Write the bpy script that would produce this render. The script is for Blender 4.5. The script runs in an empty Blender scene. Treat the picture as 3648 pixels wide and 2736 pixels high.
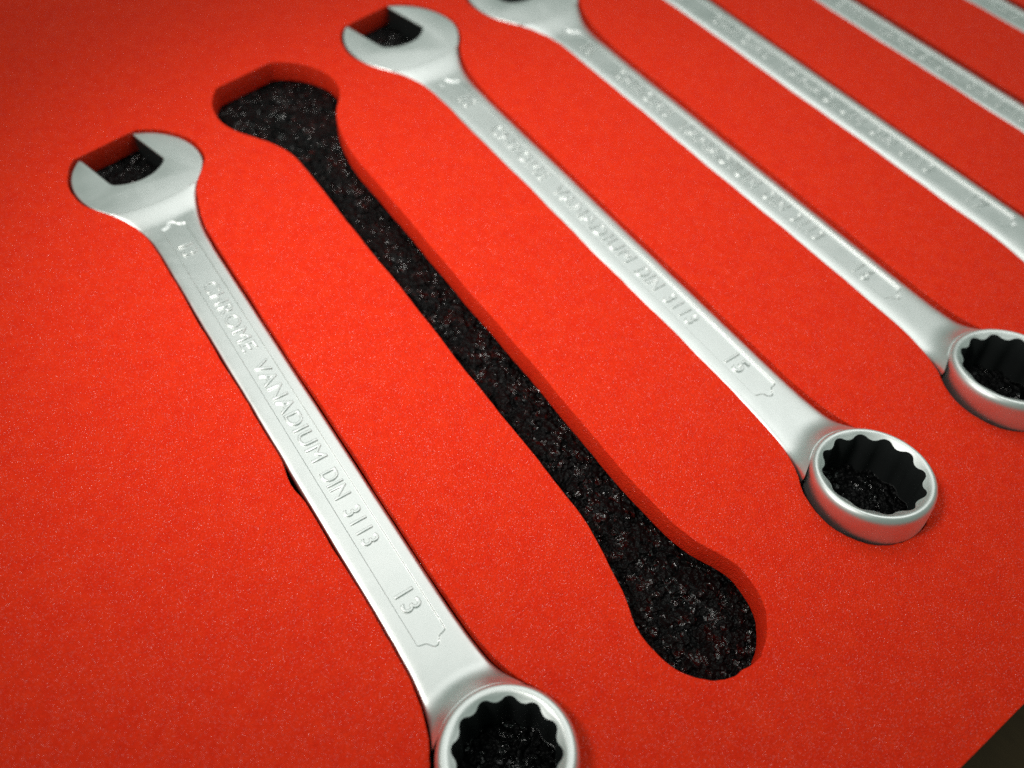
import bpy, bmesh, math, random
import numpy as np
from mathutils import Matrix, Vector

random.seed(4)
rng = np.random.default_rng(7)
MM = 0.001
sc = bpy.context.scene
COL = sc.collection

# ------------------------------------------------------------------ camera
cam_data = bpy.data.cameras.new("camera")
cam = bpy.data.objects.new("camera", cam_data)
COL.objects.link(cam)
sc.camera = cam
RX = Vector((0.81986, -0.56711, 0.07882))
RY = Vector((0.41867, 0.68770, 0.59311))
RZ = Vector((-0.39057, -0.45327, 0.80125))
m = Matrix((RX, RY, RZ)).transposed().to_4x4()
m.translation = Vector((-20.43, -159.12, 119.34)) * MM
cam.matrix_world = m
cam_data.sensor_fit = 'HORIZONTAL'
cam_data.sensor_width = 36.0
cam_data.lens = 36.0 * 2845 / 3648
cam_data.clip_start = 0.002
cam_data.clip_end = 50
cam_data.dof.use_dof = True
cam_data.dof.focus_distance = 0.133
cam_data.dof.aperture_fstop = 12.5

# ------------------------------------------------------------------ light
world = bpy.data.worlds.new("World")
sc.world = world
world.use_nodes = True
bg = world.node_tree.nodes["Background"]
bg.inputs[0].default_value = (0.76, 1.0, 0.87, 1)
bg.inputs[1].default_value = 0.24


def area(name, loc, target, sx, sy, power, col):
    d = bpy.data.lights.new(name, 'AREA')
    d.shape = 'RECTANGLE'
    d.size, d.size_y = sx * MM, sy * MM
    d.energy = power
    d.color = col
    o = bpy.data.objects.new(name, d)
    COL.objects.link(o)
    o.location = Vector(loc) * MM
    o.rotation_euler = (Vector(target) - Vector(loc)).to_track_quat('-Z', 'Y').to_euler()
    return o


def spot(name, loc, target, power, size_deg, radius, col):
    d = bpy.data.lights.new(name, 'SPOT')
    d.energy = power
    d.spot_size = math.radians(size_deg)
    d.spot_blend = 1.0
    d.shadow_soft_size = radius * MM
    d.color = col
    o = bpy.data.objects.new(name, d)
    COL.objects.link(o)
    o.location = Vector(loc) * MM
    o.rotation_euler = (Vector(target) - Vector(loc)).to_track_quat('-Z', 'Y').to_euler()
    return o


area("ceiling_lamp", (260, 50, 420), (150, 0, 0), 660, 320, 0.92, (1.0, 0.99, 0.97))
spot("foam_key_spot", (-145, -25, 295), (56, -60, 0), 4.5, 41, 45, (1.0, 0.96, 0.92))  # added spot: foam key from the left, cone shaped to imitate lens vignetting

sc.view_settings.view_transform = 'Standard'
sc.view_settings.look = 'None'
sc.view_settings.exposure = 0.0
sc.view_settings.gamma = 1.0
sc.view_settings.use_curve_mapping = False
sc.render.engine = 'CYCLES'
sc.cycles.use_denoising = False
sc.cycles.max_bounces = 8
sc.cycles.glossy_bounces = 5
sc.cycles.diffuse_bounces = 4
sc.cycles.caustics_reflective = False
sc.cycles.sample_clamp_indirect = 4.0


# ------------------------------------------------------------------ materials
def new_mat(name):
    mt = bpy.data.materials.new(name)
    mt.use_nodes = True
    nt = mt.node_tree
    b = nt.nodes["Principled BSDF"]
    return mt, nt, b


def N(nt, kind, **kw):
    n = nt.nodes.new(kind)
    for k, v in kw.items():
        if k == 'inp':
            for kk, vv in v.items():
                n.inputs[kk].default_value = vv
        else:
            setattr(n, k, v)
    return n


def L(nt, a, b):
    nt.links.new(a, b)


def math_node(nt, op, a=None, b=None, va=None, vb=None):
    n = N(nt, 'ShaderNodeMath', operation=op)
    if a is not None: L(nt, a, n.inputs[0])
    if b is not None: L(nt, b, n.inputs[1])
    if va is not None: n.inputs[0].default_value = va
    if vb is not None: n.inputs[1].default_value = vb
    return n.outputs[0]


def chrome_material():
    mt, nt, b = new_mat("satin_chrome")
    b.inputs["Metallic"].default_value = 1.0
    tc = N(nt, 'ShaderNodeTexCoord')
    n1 = N(nt, 'ShaderNodeTexNoise', inp={'Scale': 70, 'Detail': 6, 'Roughness': 0.65, 'Distortion': 0.6})
    L(nt, tc.outputs['Object'], n1.inputs['Vector'])
    r1 = N(nt, 'ShaderNodeMapRange', inp={1: 0.3, 2: 0.7, 3: 0.38, 4: 0.50})
    L(nt, n1.outputs[0], r1.inputs[0]); L(nt, r1.outputs[0], b.inputs['Roughness'])
    cr = N(nt, 'ShaderNodeMixRGB', inp={1: (0.78, 0.805, 0.79, 1), 2: (0.84, 0.86, 0.85, 1)})
    L(nt, n1.outputs[0], cr.inputs[0]); L(nt, cr.outputs[0], b.inputs['Base Color'])
    n2 = N(nt, 'ShaderNodeTexNoise', inp={'Scale': 3600, 'Detail': 2, 'Roughness': 0.6})
    L(nt, tc.outputs['Object'], n2.inputs['Vector'])
    bp = N(nt, 'ShaderNodeBump', inp={'Strength': 0.35, 'Distance': 3e-5})
    L(nt, n2.outputs[0], bp.inputs['Height'])
    L(nt, bp.outputs[0], b.inputs['Normal'])
    return mt


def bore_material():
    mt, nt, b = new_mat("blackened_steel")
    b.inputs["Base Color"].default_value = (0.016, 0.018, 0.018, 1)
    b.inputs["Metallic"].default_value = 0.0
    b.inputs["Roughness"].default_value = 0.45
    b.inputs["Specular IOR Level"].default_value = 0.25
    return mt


def red_foam_material():
    mt, nt, b = new_mat("red_foam")
    tc = N(nt, 'ShaderNodeTexCoord')
    # mottled pigment
    n0 = N(nt, 'ShaderNodeTexNoise', inp={'Scale': 420, 'Detail': 5, 'Roughness': 0.65})
    L(nt, tc.outputs['Object'], n0.inputs['Vector'])
    mix = N(nt, 'ShaderNodeMixRGB', inp={1: (0.89, 0.031, 0.010, 1), 2: (0.95, 0.042, 0.012, 1)})
    r0 = N(nt, 'ShaderNodeMapRange', inp={1: 0.35, 2: 0.65})
    L(nt, n0.outputs[0], r0.inputs[0]); L(nt, r0.outputs[0], mix.inputs[0])
    L(nt, mix.outputs[0], b.inputs['Base Color'])
    # cut cells: shiny membranes lying at random tilts
    vo = N(nt, 'ShaderNodeTexVoronoi', inp={'Scale': 4200, 'Randomness': 1.0})
    L(nt, tc.outputs['Object'], vo.inputs['Vector'])
    sep = N(nt, 'ShaderNodeSeparateColor')
    L(nt, vo.outputs['Color'], sep.inputs[0])
    core = math_node(nt, 'LESS_THAN', vo.outputs['Distance'], vb=0.42)
    pick = math_node(nt, 'GREATER_THAN', sep.outputs[2], vb=0.50)
    flake = math_node(nt, 'MULTIPLY', core, pick)
    rr = N(nt, 'ShaderNodeMapRange', inp={1: 0, 2: 1, 3: 0.62, 4: 0.27})
    L(nt, flake, rr.inputs[0]); L(nt, rr.outputs[0], b.inputs['Roughness'])
    sp = N(nt, 'ShaderNodeMapRange', inp={1: 0, 2: 1, 3: 0.02, 4: 1.0})
    L(nt, flake, sp.inputs[0]); L(nt, sp.outputs[0], b.inputs['Specular IOR Level'])
    # cell relief
    v2 = N(nt, 'ShaderNodeTexVoronoi', inp={'Scale': 4200, 'Randomness': 1.0})
    L(nt, tc.outputs['Object'], v2.inputs['Vector'])
    n3 = N(nt, 'ShaderNodeTexNoise', inp={'Scale': 1500, 'Detail': 3})
    L(nt, tc.outputs['Object'], n3.inputs['Vector'])
    n4 = N(nt, 'ShaderNodeTexNoise', inp={'Scale': 60, 'Detail': 2})
    L(nt, tc.outputs['Object'], n4.inputs['Vector'])
    h = math_node(nt, 'ADD', v2.outputs['Distance'], n3.outputs[0])
    b1 = N(nt, 'ShaderNodeBump', inp={'Strength': 0.8, 'Distance': 2.0e-4})
    L(nt, h, b1.inputs['Height'])
    b0 = N(nt, 'ShaderNodeBump', inp={'Strength': 0.2, 'Distance': 5e-4})
    L(nt, n4.outputs[0], b0.inputs['Height']); L(nt, b0.outputs[0], b1.inputs['Normal'])
    # random tilt on the flakes
    off = N(nt, 'ShaderNodeVectorMath', operation='SUBTRACT')
    off.inputs[1].default_value = (0.5, 0.5, 0.5)
    L(nt, vo.outputs['Color'], off.inputs[0])
    scl = N(nt, 'ShaderNodeVectorMath', operation='SCALE')
    L(nt, off.outputs[0], scl.inputs[0])
    amt = math_node(nt, 'MULTIPLY', flake, vb=0.9)
    L(nt, amt, scl.inputs['Scale'])
    add = N(nt, 'ShaderNodeVectorMath', operation='ADD')
    L(nt, b1.outputs[0], add.inputs[0]); L(nt, scl.outputs[0], add.inputs[1])
    nor = N(nt, 'ShaderNodeVectorMath', operation='NORMALIZE')
    L(nt, add.outputs[0], nor.inputs[0])
    L(nt, nor.outputs[0], b.inputs['Normal'])
    return mt


def black_foam_material():
    mt, nt, b = new_mat("black_foam")
    b.inputs["Base Color"].default_value = (0.0028, 0.0028, 0.003, 1)
    tc = N(nt, 'ShaderNodeTexCoord')
    wob = N(nt, 'ShaderNodeTexNoise', inp={'Scale': 900, 'Detail': 2})
    L(nt, tc.outputs['Object'], wob.inputs['Vector'])
    wv = N(nt, 'ShaderNodeVectorMath', operation='MULTIPLY_ADD')
    wv.inputs[1].default_value = (6e-4, 6e-4, 6e-4)
    L(nt, wob.outputs['Color'], wv.inputs[0]); L(nt, tc.outputs['Object'], wv.inputs[2])
    vo = N(nt, 'ShaderNodeTexVoronoi', inp={'Scale': 1000})
    L(nt, wv.outputs[0], vo.inputs['Vector'])
    sep = N(nt, 'ShaderNodeSeparateColor')
    L(nt, vo.outputs['Color'], sep.inputs[0])
    nc = N(nt, 'ShaderNodeTexNoise', inp={'Scale': 260, 'Detail': 1})
    L(nt, tc.outputs['Object'], nc.inputs['Vector'])
    cl = math_node(nt, 'MULTIPLY_ADD', nc.outputs[0], vb=1.4)
    cl.node.inputs[2].default_value = -0.70
    sh = math_node(nt, 'ADD', sep.outputs[0], cl)
    shiny = math_node(nt, 'GREATER_THAN', sh, vb=0.78)     # smooth skins of single cells
    rr = N(nt, 'ShaderNodeMapRange', inp={1: 0, 2: 1, 3: 0.42, 4: 0.07})
    L(nt, shiny, rr.inputs[0]); L(nt, rr.outputs[0], b.inputs['Roughness'])
    sp = N(nt, 'ShaderNodeMapRange', inp={1: 0, 2: 1, 3: 0.14, 4: 0.85})
    L(nt, shiny, sp.inputs[0]); L(nt, sp.outputs[0], b.inputs['Specular IOR Level'])
    n3 = N(nt, 'ShaderNodeTexNoise', inp={'Scale': 1200, 'Detail': 2})
    L(nt, tc.outputs['Object'], n3.inputs['Vector'])
    h = math_node(nt, 'ADD', vo.outputs['Distance'], n3.outputs[0])
    b1 = N(nt, 'ShaderNodeBump', inp={'Strength': 1.0, 'Distance': 9e-4})
    L(nt, h, b1.inputs['Height']); L(nt, b1.outputs[0], b.inputs['Normal'])
    return mt


def worktop_material():
    mt, nt, b = new_mat("dark_worktop")
    tc = N(nt, 'ShaderNodeTexCoord')
    mp = N(nt, 'ShaderNodeMapping', inp={'Scale': (1.0, 0.16, 1.0), 'Rotation': (0, 0, 0.25)})
    L(nt, tc.outputs['Object'], mp.inputs['Vector'])
    n = N(nt, 'ShaderNodeTexNoise', inp={'Scale': 500, 'Detail': 5, 'Roughness': 0.6})
    L(nt, mp.outputs[0], n.inputs['Vector'])
    mix = N(nt, 'ShaderNodeMixRGB', inp={1: (0.034, 0.019, 0.005, 1), 2: (0.075, 0.045, 0.013, 1)})
    L(nt, n.outputs[0], mix.inputs[0])
    # thin pale scratches along the grain
    mp2 = N(nt, 'ShaderNodeMapping', inp={'Scale': (1.0, 0.035, 1.0), 'Rotation': (0, 0, 0.12)})
    L(nt, tc.outputs['Object'], mp2.inputs['Vector'])
    ns = N(nt, 'ShaderNodeTexNoise', inp={'Scale': 330, 'Detail': 3, 'Roughness': 0.7})
    L(nt, mp2.outputs[0], ns.inputs['Vector'])
    e = N(nt, 'ShaderNodeMapRange', inp={1: 0.63, 2: 0.70, 3: 0.0, 4: 0.45})
    L(nt, ns.outputs[0], e.inputs[0])
    mix2 = N(nt, 'ShaderNodeMixRGB', inp={2: (0.42, 0.36, 0.27, 1)})
    L(nt, e.outputs[0], mix2.inputs[0]); L(nt, mix.outputs[0], mix2.inputs[1])
    L(nt, mix2.outputs[0], b.inputs['Base Color'])
    b.inputs['Roughness'].default_value = 0.6
    b.inputs['Specular IOR Level'].default_value = 0.2
    bp = N(nt, 'ShaderNodeBump', inp={'Strength': 0.4, 'Distance': 2e-4})
    L(nt, n.outputs[0], bp.inputs['Height']); L(nt, bp.outputs[0], b.inputs['Normal'])
    return mt


CHROME = chrome_material()
BORE = bore_material()
RED = red_foam_material()
BLACK = black_foam_material()
WORKTOP = worktop_material()


# ------------------------------------------------------------------ mesh helpers (all lengths in mm)
def mesh_obj(name, verts, faces, mat, parent=None, smooth=True, origin=(0, 0, 0)):
    me = bpy.data.meshes.new(name)
    v = (np.asarray(verts, float) - np.asarray(origin, float)) * MM
    me.from_pydata(v.tolist(), [], faces)
    me.materials.append(mat)
    me.polygons.foreach_set('use_smooth', [smooth] * len(me.polygons))
    me.update()
    o = bpy.data.objects.new(name, me)
    COL.objects.link(o)
    o.parent = parent
    return o


def sstep(a, b, x):
    t = np.clip((x - a) / (b - a), 0, 1)
    return t * t * (3 - 2 * t)


def catmull(pts, n=8, closed=False):
    P = np.asarray(pts, float)
    out = []
    k = len(P)
    rngk = range(k if closed else k - 1)
    for i in rngk:
        p1, p2 = P[i], P[(i + 1) % k]
        p0 = P[i - 1] if (closed or i > 0) else 2 * p1 - p2
        p3 = P[(i + 2) % k] if (closed or i < k - 2) else 2 * p2 - p1
        for t in np.linspace(0, 1, n, endpoint=False):
            out.append(0.5 * ((2 * p1) + (p2 - p0) * t + (2 * p0 - 5 * p1 + 4 * p2 - p3) * t * t + (3 * p1 - p0 - 3 * p2 + p3) * t ** 3))
    if not closed:
        out.append(P[-1])
    return np.array(out)


Z_BED = -6.65       # underside of the wrenches, pressed into the black foam
A15 = math.radians(15)
OV = np.array([-math.sin(A15), math.cos(A15)])     # the way the jaw opens
VV = np.array([math.cos(A15), math.sin(A15)])      # across the jaw opening

# ------------------------------------------------------------------ the wrenches' sizes and places
# size, axis x, jaw centre y, ring centre y, shank half width, lettering (offset, scale), shank top height
SPEC = {
    13: dict(x=0.35, yj=0.0, yr=-143.9, hw=5.15, t0=0.0, g=1.0, z=-1.0),
    14: dict(x=38.0, yj=10.0, yr=-143.8, hw=5.35, t0=9.0, g=1.05, z=-1.5),
    15: dict(x=78.8, yj=20.0, yr=-142.4, hw=5.55, t0=18.5, g=1.10, z=-0.6),
    16: dict(x=121.8, yj=24.2, yr=-141.4, hw=5.9, t0=23.4, g=1.11, z=-0.5),
    17: dict(x=165.0, yj=36.0, yr=-138.5, hw=6.5, t0=35.0, g=1.20, z=0.1),
    18: dict(x=208.4, yj=39.0, yr=-140.5, hw=6.5, t0=37.6, g=1.22, z=-0.4),
    19: dict(x=255.2, yj=42.0, yr=-141.5, hw=6.9, t0=41.0, g=1.26, z=-0.3),
}


def edge_curve(side, S, sp, y, grow=0.0):
    """half width of the shank outline (relative to its axis) at height y, on one side"""
    s = S / 13.0
    hw = sp['hw']
    d = (sp['yj'] - y) / s
    if side < 0:
        hx = [(3.0, 13.9), (7.6, 12.2), (9.2, 11.0), (10.9, 9.8), (13.9, 7.8), (18.2, 6.0), (22, 5.35), (27, 5.15), (60, 5.15)]
    else:
        hx = [(3.0, 13.8), (6.5, 12.0), (9.6, 9.7), (12, 8.45), (14.5, 7.5), (19.4, 6.2), (24, 5.5), (30, 5.15), (60, 5.15)]
    hx = np.array(hx)
    w_head = np.interp(d, hx[:, 0], hx[:, 1]) * s
    w_head = w_head - 5.15 * s            # flare over the plain shank
    e = (y - sp['yr']) / s
    rx = np.array([(0, 4.9), (4, 4.0), (6.2, 2.75), (8, 1.95), (10, 1.25), (13, 0.62), (17, 0.22), (23, 0.0), (60, 0)])
    w_ring = np.interp(e, rx[:, 0], rx[:, 1]) * s
    return hw + np.maximum(w_head, 0) + w_ring + grow


def smooth_edge(side, S, sp, ys, grow=0.0):
    k = np.linspace(-1.6, 1.6, 9)
    wts = np.exp(-(k / 1.0) ** 2)
    wts /= wts.sum()
    return sum(w * edge_curve(side, S, sp, ys + kk, grow) for w, kk in zip(wts, k))


RH = 13.9      # head radius of a 13
HC = np.array([0.15, -0.3])


def y_cut(x, s):
    return s * (-12.0 + 0.017 * (x / s + 3) ** 2)


# ------------------------------------------------------------------ wrench parts
def build_jaw(S, sp, root):
    s = S / 13.0
    R = RH * s
    c = HC * s
    zt, zb = sp['z'] + 0.55, Z_BED
    h = S / 2 * 1.015
    pts, bev, inner = [], [], []

    def put(p, b):
        pts.append(np.asarray(p, float)); bev.append(b); inner.append(b == 0.3)
    # neck, right side, up to the head circle
    ysr = np.linspace(sp['yj'] + y_cut(9.7 * s, s), sp['yj'] - 3.4 * s, 10)
    xr = smooth_edge(1, S, sp, ysr)
    for i, (x, y) in enumerate(zip(xr, ysr - sp['yj'])):
        put((x, y), 0.45)
    a0 = math.atan2(pts[-1][1] - c[1], pts[-1][0] - c[0])
    # right tip on circle: lateral +h
    def tip(sign):
        la = sign * h
        al = math.sqrt(R * R - la * la)
        return la, al
    la, al = tip(1)
    pt = c + VV * (la + 0.9) + OV * (math.sqrt(R * R - (la + 0.9) ** 2))
    a1 = math.atan2(pt[1] - c[1], pt[0] - c[0])
    r0 = np.linalg.norm(pts[-1] - c)
    for t in np.linspace(0, 1, 44)[1:]:
        a = a0 + (a1 - a0) * t
        rr = R + (r0 - R) * (1 - t) ** 6
        put(c + rr * np.array([math.cos(a), math.sin(a)]), 0.45)
    # rounded right tip, down the jaw face, round the throat and up again
    face = [(h + 0.35, al - 0.1), (h + 0.05, al - 0.55), (h, al - 1.2)]
    for l_, a_ in face:
        put(VV * l_ + OV * a_ + c * 0.5, 0.3)
    for a_ in np.linspace(al - 1.8, 1.2 * s, 8):
        put(VV * h + OV * a_, 0.3)
    thr = catmull([(h, 1.2 * s), (h - 0.05 * s, 0.25 * s), (h - 0.55 * s, -0.75 * s), (h - 2.2 * s, -1.9 * s), (2.2 * s, -2.75 * s), (0, -3.0 * s),
                   (-2.2 * s, -2.75 * s), (-h + 2.2 * s, -1.9 * s), (-h + 0.55 * s, -0.75 * s), (-h + 0.05 * s, 0.25 * s), (-h, 1.2 * s)], 5)
    for l_, a_ in thr[1:]:
        put(VV * l_ + OV * a_, 0.3)
    la2, al2 = tip(-1)
    for a_ in np.linspace(1.8 * s, al2 - 2.4, 8):
        put(-VV * h + OV * a_, 0.3)
    for l_, a_ in [(-h, al2 - 1.6), (-h - 0.12, al2 - 0.9), (-h - 0.55, al2 - 0.45)]:
        put(VV * l_ + OV * a_ + c * 0.5, 0.3)
    pt = c - VV * (h + 1.5) + OV * math.sqrt(R * R - (h + 1.5) ** 2)
    a2 = math.atan2(pt[1] - c[1], pt[0] - c[0])
    ysl = np.linspace(sp['yj'] - 7.8 * s, sp['yj'] + y_cut(-9.8 * s, s), 8)
    xl = -smooth_edge(-1, S, sp, ysl)
    pl = np.array([xl[0], ysl[0] - sp['yj']])
    a3 = math.atan2(pl[1] - c[1], pl[0] - c[0])
    if a3 < a2: a3 += 2 * math.pi
    r1 = np.linalg.norm(pl - c)
    for t in np.linspace(0, 1, 40)[:-1]:
        a = a2 + (a3 - a2) * t
        rr = R + (r1 - R) * t ** 6
        put(c + rr * np.array([math.cos(a), math.sin(a)]), 0.45)
    for i, (x, y) in enumerate(zip(xl, ysl - sp['yj'])):
        put((x, y), 0.45)
    for x in np.linspace(xl[-1], xr[0], 20)[1:-1]:
        put((x, y_cut(x, s)), 0.004)
    P = np.array(pts); B = np.array(bev)
    n = len(P)
    tan = np.roll(P, -1, 0) - np.roll(P, 1, 0)
    tan /= np.linalg.norm(tan, axis=1)[:, None] + 1e-9
    nrm = np.c_[tan[:, 1], -tan[:, 0]]            # outward for counter-clockwise
    rows = []
    prof = [(0.0, 1.0), (0.0, 0.0)]
    K = 5
    ring = lambda ins, z: np.c_[P - nrm * (B * ins)[:, None], z]
    for k in range(K + 1):                           # top bevel from the flat face outwards
        a = math.pi / 2 * k / K
        rows.append(ring(1 - math.sin(a), zt - B * (1 - math.cos(a))))
    for f in (0.35, 0.65):
        rows.append(ring(0.0, np.full(n, zt + (zb - zt) * f)))
    for k in range(K + 1):
        a = math.pi / 2 * (1 - k / K)
        rows.append(ring(1 - math.sin(a), zb + B * (1 - math.cos(a))))
    V = np.concatenate(rows)
    V[:, 0] += sp['x']; V[:, 1] += sp['yj']
    F, G = [], []
    for r in range(len(rows) - 1):
        for i in range(n):
            j = (i + 1) % n
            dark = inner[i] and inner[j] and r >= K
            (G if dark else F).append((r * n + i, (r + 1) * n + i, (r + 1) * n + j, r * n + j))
    F.append(tuple(range(n)))
    F.append(tuple((len(rows) - 1) * n + i for i in reversed(range(n))))
    o = mesh_obj("open_jaw", V, F, CHROME, root, origin=sp['o'])
    used = sorted({i for f in G for i in f})
    at = {k: i for i, k in enumerate(used)}
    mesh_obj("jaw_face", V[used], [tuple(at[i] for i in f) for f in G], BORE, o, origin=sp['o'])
    return o


def panel_depth(S):
    return {13: 0.24, 15: 0.36}.get(S, 0.48)


def shank_top(S, sp, x, y, t):
    """height of the shank's upper surface at (x, y); t runs -1..1 across its width"""
    s = S / 13.0
    zt = sp['z']
    d = (sp['yj'] + y_cut(x, s) - y)              # distance past the head's ridge
    T = 5.0
    # head slope, dip of the neck, level shank
    base = zt + 0.55 - 0.012 - 0.95 * s * sstep(-0.8 * s, 6.2 * s, d) + (0.95 * s - 0.55) * sstep(5.0 * s, 18 * s, d)
    p = {13: 9.0, 15: 7.0}.get(S, 4.6) + 3.0 * (1 - sstep(0, 9 * s, d))
    prof = (1 - np.clip(np.abs(t), 0, 1) ** p) ** (1 / p)
    z = (base - T / 2) + (T / 2) * prof
    # recessed name panel with curly ends
    hwp, xc = 2.45 * s ** 0.9, 0.38 * s
    u = (x - xc) / hwp
    au = np.abs(u)
    lobe = np.cos(np.pi / 2 * np.clip(au / 0.62, 0, 1)) ** 2
    y_a = sp['t0'] + sp['g'] * -19.35 + s * (1.5 * lobe - 0.35 * np.clip((au - 0.62) / 0.38, 0, 1) ** 2)
    y_b = sp['t0'] + sp['g'] * -124.1 - s * (1.3 * lobe - 0.3 * np.clip((au - 0.62) / 0.38, 0, 1) ** 2)
    mask = sstep(0.10, -0.06, np.abs(x - xc) - hwp) * sstep(0.42, -0.42, y - y_a) * sstep(0.12, -0.12, y_b - y)
    panel = base - panel_depth(S) - 0.012 * u * u
    z = z * (1 - mask) + np.minimum(z, panel) * mask
    # fillet climbing to the ring
    rr = np.hypot(x, y - sp['yr'])
    R = ring_radius(S)
    q = np.clip(1 - (rr - R + 0.4) / (4.6 * s), 0, 1)
    top_side = ring_z(S) - (R * math.sin(RT)) - 0.5
    z = z + (top_side - z) * q ** 2.3
    return z


RT = math.radians(10)


def ring_radius(S):
    return {13: 9.9}.get(S, 10.72 * S / 15.0 if S > 13 else 9.9)


def ring_z(S):
    return 4.0 + 0.22 * (S - 13)


def build_shank(S, sp, root):
    s = S / 13.0
    R = ring_radius(S)
    hwp, xc = 2.45 * s ** 0.9 / sp['hw'], 0.38 * s / sp['hw']
    ts = list(np.sin(np.linspace(-math.pi / 2, math.pi / 2, 41)))
    ts += list(np.linspace(-0.985, 0.985, 40))
    for q in (xc - hwp, xc + hwp):
        ts += list(q + np.linspace(-0.03, 0.03, 9))
    ts = np.unique(np.round(ts, 4))
    keep = [ts[0]]
    for t in ts[1:]:
        if t - keep[-1] > 0.004: keep.append(t)
    keep[-1] = 1.0
    ts = np.array(keep)
    ya = sp['yj'] + y_cut(0, s) + 0.6
    yb = sp['yr'] + R - 0.8
    # row positions: fine at the panel's ends
    y1 = sp['t0'] + sp['g'] * -19.35; y2 = sp['t0'] + sp['g'] * -124.1
    ys = np.concatenate([np.linspace(ya, y1 + 3, 34), np.linspace(y1 + 3, y1 - 2.2, 44), np.linspace(y1 - 2.2, y2 + 2.2, 70),
                         np.linspace(y2 + 2.2, y2 - 3, 44), np.linspace(y2 - 3, yb, 50)])
    ys = np.unique(np.round(ys, 4))[::-1]
    v = (ya - ys) / (ya - yb)
    nT = len(ts)
    rows = []
    bt = np.linspace(1, -1, 15)[1:-1]
    for vv, y0 in zip(v, ys):
        # bend the first rows to the head's ridge and the last rows to the ring's circle
        wl = smooth_edge(-1, S, sp, np.array([y0]))[0]; wr = smooth_edge(1, S, sp, np.array([y0]))[0]
        def pos(t):
            x = np.where(t < 0, t * wl, t * wr)
            wa = (1 - sstep(0, 16 * s, ya - y0))
            wb = (1 - sstep(0, 14 * s, y0 - yb))
            y = y0 + wa * (y_cut(x, s) - y_cut(0, s))
            rc = R - 0.8
            y = y + wb * (np.sqrt(np.maximum(rc * rc - x * x, (0.35 * rc) ** 2)) - rc)
            # widths follow the bent rows
            wl2 = smooth_edge(-1, S, sp, y); wr2 = smooth_edge(1, S, sp, y)
            x = np.where(t < 0, t * wl2, t * wr2)
            return x, y
        x, y = pos(ts)
        z = shank_top(S, sp, x, y, ts)
        xb, yb_ = pos(bt)
        d = sp['yj'] + y_cut(xb, s) - yb_
        zm = sp['z'] - 2.5
        zb = zm + (Z_BED - zm) * (1 - np.abs(bt) ** 3) ** (1 / 3)
        rows.append(np.concatenate([np.c_[x, y, z], np.c_[xb, yb_, zb]]))
    n = len(rows[0])
    V = np.concatenate(rows); V[:, 0] += sp['x']
    F = []
    for r in range(len(rows) - 1):
        for i in range(n):
            j = (i + 1) % n
            F.append((r * n + i, (r + 1) * n + i, (r + 1) * n + j, r * n + j))
    return mesh_obj("shank", V, F, CHROME, root, origin=sp['o'])


def build_ring(S, sp, root):
    s = S / 13.0
    R = ring_radius(S)
    H = 9.0 * (1 + 0.6 * (s - 1))
    nth = 12 * 18
    th = np.linspace(0, 2 * math.pi, nth, endpoint=False)
    r_in, r_out = 0.538 * S, 0.588 * S
    c = np.cos(12 * (th + 0.13))
    wave = 0.5 + 0.5 * np.sign(c) * np.abs(c) ** 0.8
    rs = r_in + (r_out - r_in) * wave
    rc = r_out + 0.30 * s
    prof = []
    one = np.ones(nth)
    for r_, z_ in [(R - 1.6, -H), (R - 0.7, -H + 0.15), (R - 0.2, -H + 0.7), (R - 0.02, -H + 1.6), (R + 0.05, -H * 0.6), (R + 0.02, -H * 0.35), (R - 0.03, -1.7),
                   (R - 0.10, -1.15), (R - 0.26, -0.68), (R - 0.52, -0.30), (R - 0.80, -0.08), (R - 1.02, 0.0)]:
        prof.append((one * r_, one * z_))
    rim = rc + 0.08
    prof.append((one * min(rim + 0.25, R - 1.14), one * -0.01))
    prof.append((one * rim, one * -0.10))
    for f in (0.33, 0.66, 1.0):
        rr = rc + (rs - rc) * f
        prof.append((rr, -0.18 - (rc - rr) * 0.62))
    rows = [np.c_[r_ * np.cos(th), r_ * np.sin(th), z_] for r_, z_ in prof]
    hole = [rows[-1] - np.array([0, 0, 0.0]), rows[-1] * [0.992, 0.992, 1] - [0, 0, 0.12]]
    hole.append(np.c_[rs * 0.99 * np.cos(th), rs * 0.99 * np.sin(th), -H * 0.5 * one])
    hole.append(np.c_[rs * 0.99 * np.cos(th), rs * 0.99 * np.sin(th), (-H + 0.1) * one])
    rot = np.array([[1, 0, 0], [0, math.cos(RT), math.sin(RT)], [0, -math.sin(RT), math.cos(RT)]])

    def place(V):
        V = V @ rot.T
        return V + [sp['x'], sp['yr'], ring_z(S)]

    def strip(rows):
        F = []
        for r in range(len(rows) - 1):
            for i in range(nth):
                j = (i + 1) % nth
                F.append((r * nth + i, r * nth + j, (r + 1) * nth + j, (r + 1) * nth + i))
        return F
    # close the underside between outer wall and bore
    rows_all = [np.c_[rs * 0.99 * np.cos(th), rs * 0.99 * np.sin(th), -H * one]] + rows
    ring = mesh_obj("ring_end", place(np.concatenate(rows_all)), strip(rows_all), CHROME, root, origin=sp['o'])
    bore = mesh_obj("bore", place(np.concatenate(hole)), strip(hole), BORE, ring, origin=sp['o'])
    return ring


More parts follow.
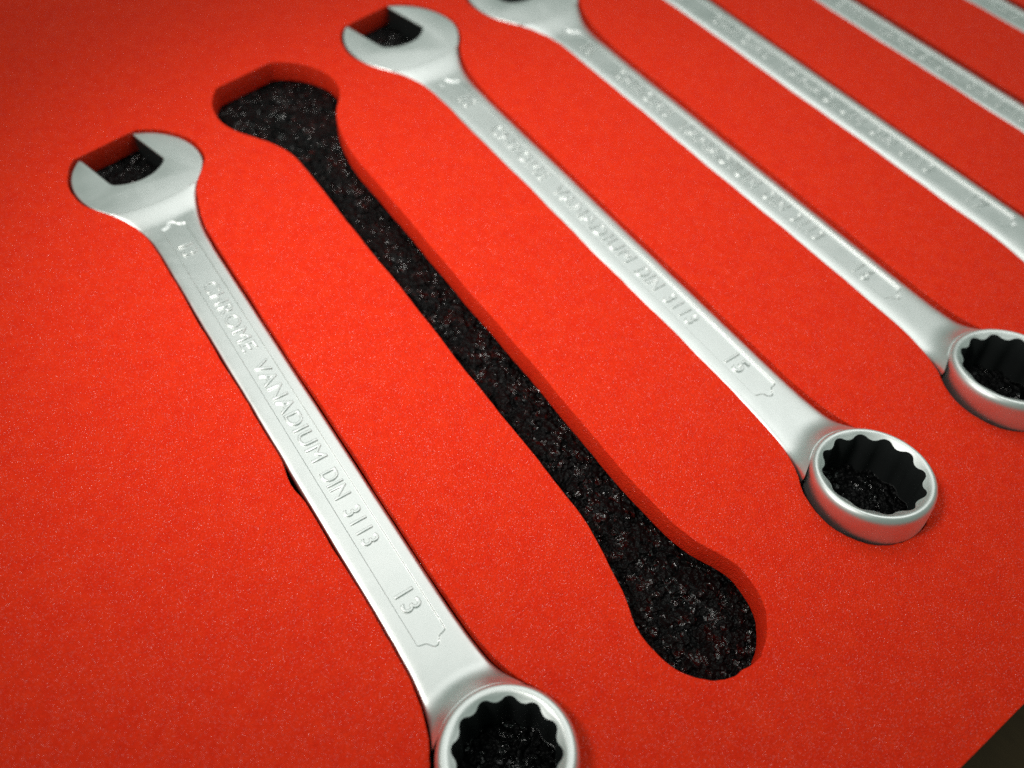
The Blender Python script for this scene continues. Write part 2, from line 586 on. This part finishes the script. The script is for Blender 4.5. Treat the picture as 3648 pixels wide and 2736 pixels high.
def text_mesh(name, body, x0, y0, width, height, z, mat, parent, origin):
    """raised lettering: reads from the jaw towards the ring; (x0, y0) is the start of its base line"""
    cu = bpy.data.curves.new(name, 'FONT')
    cu.body = body
    cu.size = 1.0
    cu.space_character = 1.08
    cu.extrude = 0.036
    cu.offset = -0.018
    cu.bevel_depth = 0.028
    cu.bevel_resolution = 2
    cu.resolution_u = 4
    tmp = bpy.data.objects.new(name, cu)
    COL.objects.link(tmp)
    dg = bpy.context.evaluated_depsgraph_get()
    me = bpy.data.meshes.new_from_object(tmp.evaluated_get(dg))
    bpy.data.objects.remove(tmp)
    co = np.empty(len(me.vertices) * 3); me.vertices.foreach_get('co', co); co = co.reshape(-1, 3)
    mn, mx = co.min(0), co.max(0)
    sx, sy = width / (mx[0] - mn[0]), height / (mx[1] - mn[1])
    a = (co[:, 0] - mn[0]) * sx; b = (co[:, 1] - mn[1]) * sy
    out = np.c_[x0 + b, y0 - a, z + co[:, 2] * sy * 1.0]
    out = (out - np.asarray(origin)) * MM
    me.vertices.foreach_set('co', out.ravel())
    me.materials.clear(); me.materials.append(mat)
    me.update()
    o = bpy.data.objects.new(name, me)
    COL.objects.link(o)
    o.parent = parent
    return o


LABELS = {
    13: "satin chrome combination wrench stamped 13, shortest of the set, lying beside the empty pocket",
    15: "satin chrome combination wrench stamped 15 lying between the empty pocket and the wrench stamped 16",
    16: "satin chrome combination wrench stamped 16 lying between the wrenches stamped 15 and 17",
    17: "satin chrome combination wrench stamped 17 on the far side of the one stamped 16",
    18: "satin chrome combination wrench lying directly past the one stamped 17, number unseen",
    19: "satin chrome combination wrench two places past the one stamped 17",
}


def build_wrench(S):
    sp = SPEC[S]
    sp['o'] = (sp['x'], 0.5 * (sp['yj'] + sp['yr']), Z_BED)
    root = bpy.data.objects.new("combination_wrench", None)
    root.empty_display_size = 0.01
    COL.objects.link(root)
    root.location = Vector(sp['o']) * MM
    root['label'] = LABELS[S]
    root['category'] = "wrench"
    root['group'] = "combination wrenches laid in the red foam tray"
    build_jaw(S, sp, root)
    sh = build_shank(S, sp, root)
    build_ring(S, sp, root)
    s = S / 13.0
    zp = sp['z'] - panel_depth(S)
    hx = 1.48 * s ** 0.9
    ty = lambda y: sp['t0'] + sp['g'] * y
    xb = sp['x'] + 0.38 * s - hx
    for w, a, b in (("CHROME", -38.4, -58.6), ("VANADIUM", -61.9, -87.0), ("DIN", -89.6, -95.5), ("3113", -97.9, -105.5)):
        text_mesh("lettering", w, xb, ty(a), sp['g'] * (a - b), 2 * hx, zp, CHROME, sh, sp['o'])
    if S <= 17:
        text_mesh("size_number", str(S), xb - 0.15, ty(-26.0), sp['g'] * 3.4, 2 * hx + 0.3, zp, CHROME, sh, sp['o'])
        text_mesh("size_number", str(S), xb - 0.15, ty(-115.2), sp['g'] * 3.5, 2 * hx + 0.3, zp, CHROME, sh, sp['o'])
    return root


# ------------------------------------------------------------------ the tray
TX0, TX1, TY0, TY1 = -110.0, 345.0, -181.6, 150.0
RED_T, TRAY_T = 5.3, 32.0


def pocket_outline(S):
    sp = SPEC[S]
    s = S / 13.0
    c = HC * s
    R = RH * s + 0.55
    cut = 12.25 * s
    g, gl = (0.42, 0.42) if S == 14 else (0.32, 0.22)
    # right side from the ring up
    Rr = ring_radius(S) + (1.0 if S in (15, 16) else 0.4)
    pts = []
    y_lo = sp['yr'] + Rr * 0.62
    ys = np.linspace(y_lo, sp['yj'] - 3.4 * s, 90)
    xr = smooth_edge(1, S, sp, ys, g)
    for x, y in zip(xr, ys): pts.append((x, y - sp['yj']))
    a0 = math.atan2(pts[-1][1] - c[1], pts[-1][0] - c[0])
    lat = math.sqrt(max(R * R - cut * cut, 0.1))
    pr = c + VV * lat + OV * cut
    a1 = math.atan2(pr[1] - c[1], pr[0] - c[0])
    r0 = np.hypot(*(np.array(pts[-1]) - c))
    for t in np.linspace(0, 1, 30)[1:]:
        a = a0 + (a1 - a0) * t
        rr = R + (r0 - R) * (1 - t) ** 6
        pts.append(tuple(c + rr * np.array([math.cos(a), math.sin(a)])))
    for f in np.linspace(1, -1, 12)[1:-1]:
        pts.append(tuple(c + VV * lat * f + OV * cut))
    pl = c - VV * lat + OV * cut
    a2 = math.atan2(pl[1] - c[1], pl[0] - c[0])
    ysl = np.linspace(sp['yj'] - 7.6 * s, y_lo, 90)
    xl = -smooth_edge(-1, S, sp, ysl, gl)
    if S == 14:
        xl = xl - 0.9 * np.exp(-((ysl - sp['yr'] - 12.0) / 7.0) ** 2)
    q = np.array([xl[0], ysl[0] - sp['yj']])
    a3 = math.atan2(q[1] - c[1], q[0] - c[0])
    if a3 < a2: a3 += 2 * math.pi
    r1 = np.hypot(*(q - c))
    for t in np.linspace(0, 1, 26)[:-1]:
        a = a2 + (a3 - a2) * t
        rr = R + (r1 - R) * t ** 6
        pts.append(tuple(c + rr * np.array([math.cos(a), math.sin(a)])))
    for x, y in zip(xl, ysl): pts.append((x, y - sp['yj']))
    # round the ring's end
    b0 = math.atan2(ysl[-1] - sp['yr'], xl[-1]); b1 = math.atan2(ys[0] - sp['yr'], xr[0])
    if b0 < 0: b0 += 2 * math.pi
    b1 += 2 * math.pi
    ra, rb = np.hypot(xl[-1], ysl[-1] - sp['yr']), np.hypot(xr[0], ys[0] - sp['yr'])
    for t in np.linspace(0, 1, 60)[1:-1]:
        a = b0 + (b1 - b0) * t
        rr = Rr + (ra - Rr) * max(0, 1 - t * 5) ** 2 + (rb - Rr) * max(0, 1 - (1 - t) * 5) ** 2
        # the cut's blade start leaves a small nick
        if S in (14, 15) and 0.47 < t < 0.56: rr += 0.55 * (t - 0.47) / 0.09 - 0.35
        pts.append((rr * math.cos(a), rr * math.sin(a) + sp['yr'] - sp['yj']))
    P = np.array(pts)
    # knife wander and notches
    k = np.arange(len(P))
    wob = 0.10 * np.sin(k * 0.21 + S) + 0.06 * np.sin(k * 0.63 + 2 * S)
    sgn = np.where(P[:, 0] > 0, 1, -1)
    P[:, 0] += sgn * wob
    P += rng.normal(0, 0.03, P.shape)
    if S == 13:
        sel = (P[:, 0] < 0) & (P[:, 1] < -85.5) & (P[:, 1] > -92.5)
        P[sel, 0] -= 0.55 * np.sin((P[sel, 1] + 85.5) / -7.0 * math.pi) ** 0.7
    P[:, 0] += sp['x']; P[:, 1] += sp['yj']
    return P


def build_tray():
    root = bpy.data.objects.new("foam_tool_tray", None)
    root.empty_display_size = 0.02
    COL.objects.link(root)
    root.location = Vector((100, 0, -TRAY_T)) * MM
    root['label'] = "red foam tool tray with wrench shaped pockets cut down to a black foam base"
    root['category'] = "tool tray"
    cu = bpy.data.curves.new("red_foam_layer", 'CURVE')
    cu.dimensions = '2D'
    cu.fill_mode = 'BOTH'
    bevel = 0.22
    cu.extrude = (RED_T / 2 - bevel) * MM
    cu.bevel_depth = bevel * MM
    cu.bevel_resolution = 2
    cu.offset = -bevel * MM

    def spline(P):
        sp = cu.splines.new('POLY')
        sp.points.add(len(P) - 1)
        for p, q in zip(sp.points, P):
            p.co = (q[0] * MM, q[1] * MM, 0, 1)
        sp.use_cyclic_u = True
    spline([(TX0, TY0), (TX1, TY0), (TX1, TY1), (TX0, TY1)])
    for S in SPEC:
        spline(pocket_outline(S))
    tmp = bpy.data.objects.new("tmp", cu)
    COL.objects.link(tmp)
    dg = bpy.context.evaluated_depsgraph_get()
    me = bpy.data.meshes.new_from_object(tmp.evaluated_get(dg))
    bpy.data.objects.remove(tmp)
    me.transform(Matrix.Translation(Vector((0, 0, -RED_T / 2)) * MM - root.location))
    me.materials.clear(); me.materials.append(RED)
    o = bpy.data.objects.new("red_foam_layer", me)
    COL.objects.link(o)
    o.parent = root
    # black base
    z0, z1 = -RED_T - 1.3, -TRAY_T
    V = [(x, y, z) for z in (z0, z1) for x, y in ((TX0, TY0), (TX1, TY0), (TX1, TY1), (TX0, TY1))]
    F = [(0, 1, 2, 3), (7, 6, 5, 4), (0, 4, 5, 1), (1, 5, 6, 2), (2, 6, 7, 3), (3, 7, 4, 0)]
    base = mesh_obj("black_foam_base", V, F, BLACK, root, smooth=False, origin=np.array(root.location) / MM)
    # torn, beady floor where the pockets show it
    floors = [(14, 20.5, 55.5, -156.0, 27.5, 0.24)]
    for S in (13, 15, 16):
        sp = SPEC[S]; r = 0.6 * S + 2.5
        floors.append((S, sp['x'] - r, sp['x'] + r, sp['yr'] - r - 1, sp['yr'] + r, 0.24))
    for S in (13, 15):
        sp = SPEC[S]; r = 1.1 * S
        floors.append((S, sp['x'] - r, sp['x'] + r, sp['yj'] - 0.5 * r, sp['yj'] + 1.25 * r, 0.4))
    for S, xa, xb, ya, yb, st in floors:
        xs = np.arange(xa, xb, st); ys = np.arange(ya, yb, st)
        X, Y = np.meshgrid(xs, ys)
        Z = -RED_T - 0.32 + floor_relief(X, Y)
        edge = np.minimum(np.minimum(X - xa, xb - X), np.minimum(Y - ya, yb - Y))
        Z = np.minimum(Z, -RED_T - 0.03)
        nx, ny = len(xs), len(ys)
        V = np.c_[X.ravel(), Y.ravel(), Z.ravel()]
        idx = np.arange(nx * ny).reshape(ny, nx)
        F = np.c_[idx[:-1, :-1].ravel(), idx[:-1, 1:].ravel(), idx[1:, 1:].ravel(), idx[1:, :-1].ravel()].tolist()
        mesh_obj("pocket_floor", V, F, BLACK, base, origin=np.array(root.location) / MM)
    return root


def hash2(ix, iy, k):
    n = np.sin(ix * 127.1 + iy * 311.7 + k * 74.7) * 43758.5453
    return n - np.floor(n)


def beads(X, Y, cell, k):
    """rounded beads of random size, nearest wins"""
    u, v = X / cell, Y / cell
    iu, iv = np.floor(u), np.floor(v)
    best = np.full(X.shape, -1.0)
    for dx in (-1, 0, 1):
        for dy in (-1, 0, 1):
            cx, cy = iu + dx, iv + dy
            px, py = cx + hash2(cx, cy, k), cy + hash2(cx, cy, k + 1)
            rad = 0.25 + 0.55 * hash2(cx, cy, k + 2)
            d2 = ((u - px) ** 2 + (v - py) ** 2) / rad ** 2
            best = np.maximum(best, np.sqrt(np.clip(1 - d2, 0, 1)) * rad * (0.35 + 0.65 * hash2(cx, cy, k + 3)))
    return best * cell


def vnoise(X, Y, cell, k):
    u, v = X / cell, Y / cell
    iu, iv = np.floor(u), np.floor(v)
    fu, fv = u - iu, v - iv
    fu, fv = fu * fu * (3 - 2 * fu), fv * fv * (3 - 2 * fv)
    a = hash2(iu, iv, k); b = hash2(iu + 1, iv, k); c = hash2(iu, iv + 1, k); d = hash2(iu + 1, iv + 1, k)
    return (a + (b - a) * fu) * (1 - fv) + (c + (d - c) * fu) * fv


def floor_relief(X, Y):
    return (1.0 * beads(X, Y, 2.3, 3) + 0.6 * beads(X, Y, 0.9, 9) + 1.0 * (vnoise(X, Y, 4.0, 21) - 0.6)
            + 0.35 * (vnoise(X, Y, 1.3, 33) - 0.5) - 0.25)


# worktop under the tray
wt = mesh_obj("worktop", [(-700, -900, 0), (900, -900, 0), (900, 900, 0), (-700, 900, 0), (-700, -900, -25), (900, -900, -25), (900, 900, -25), (-700, 900, -25)],
              [(0, 1, 2, 3), (7, 6, 5, 4), (0, 4, 5, 1), (1, 5, 6, 2), (2, 6, 7, 3), (3, 7, 4, 0)], WORKTOP, None, smooth=False)
wt.location = (0, 0, -TRAY_T * MM)
wt['kind'] = 'structure'
wt['label'] = "dark brown scratched worktop under the red foam tray"
wt['category'] = "worktop"

build_tray()
for S in (13, 15, 16, 17, 18, 19):
    build_wrench(S)
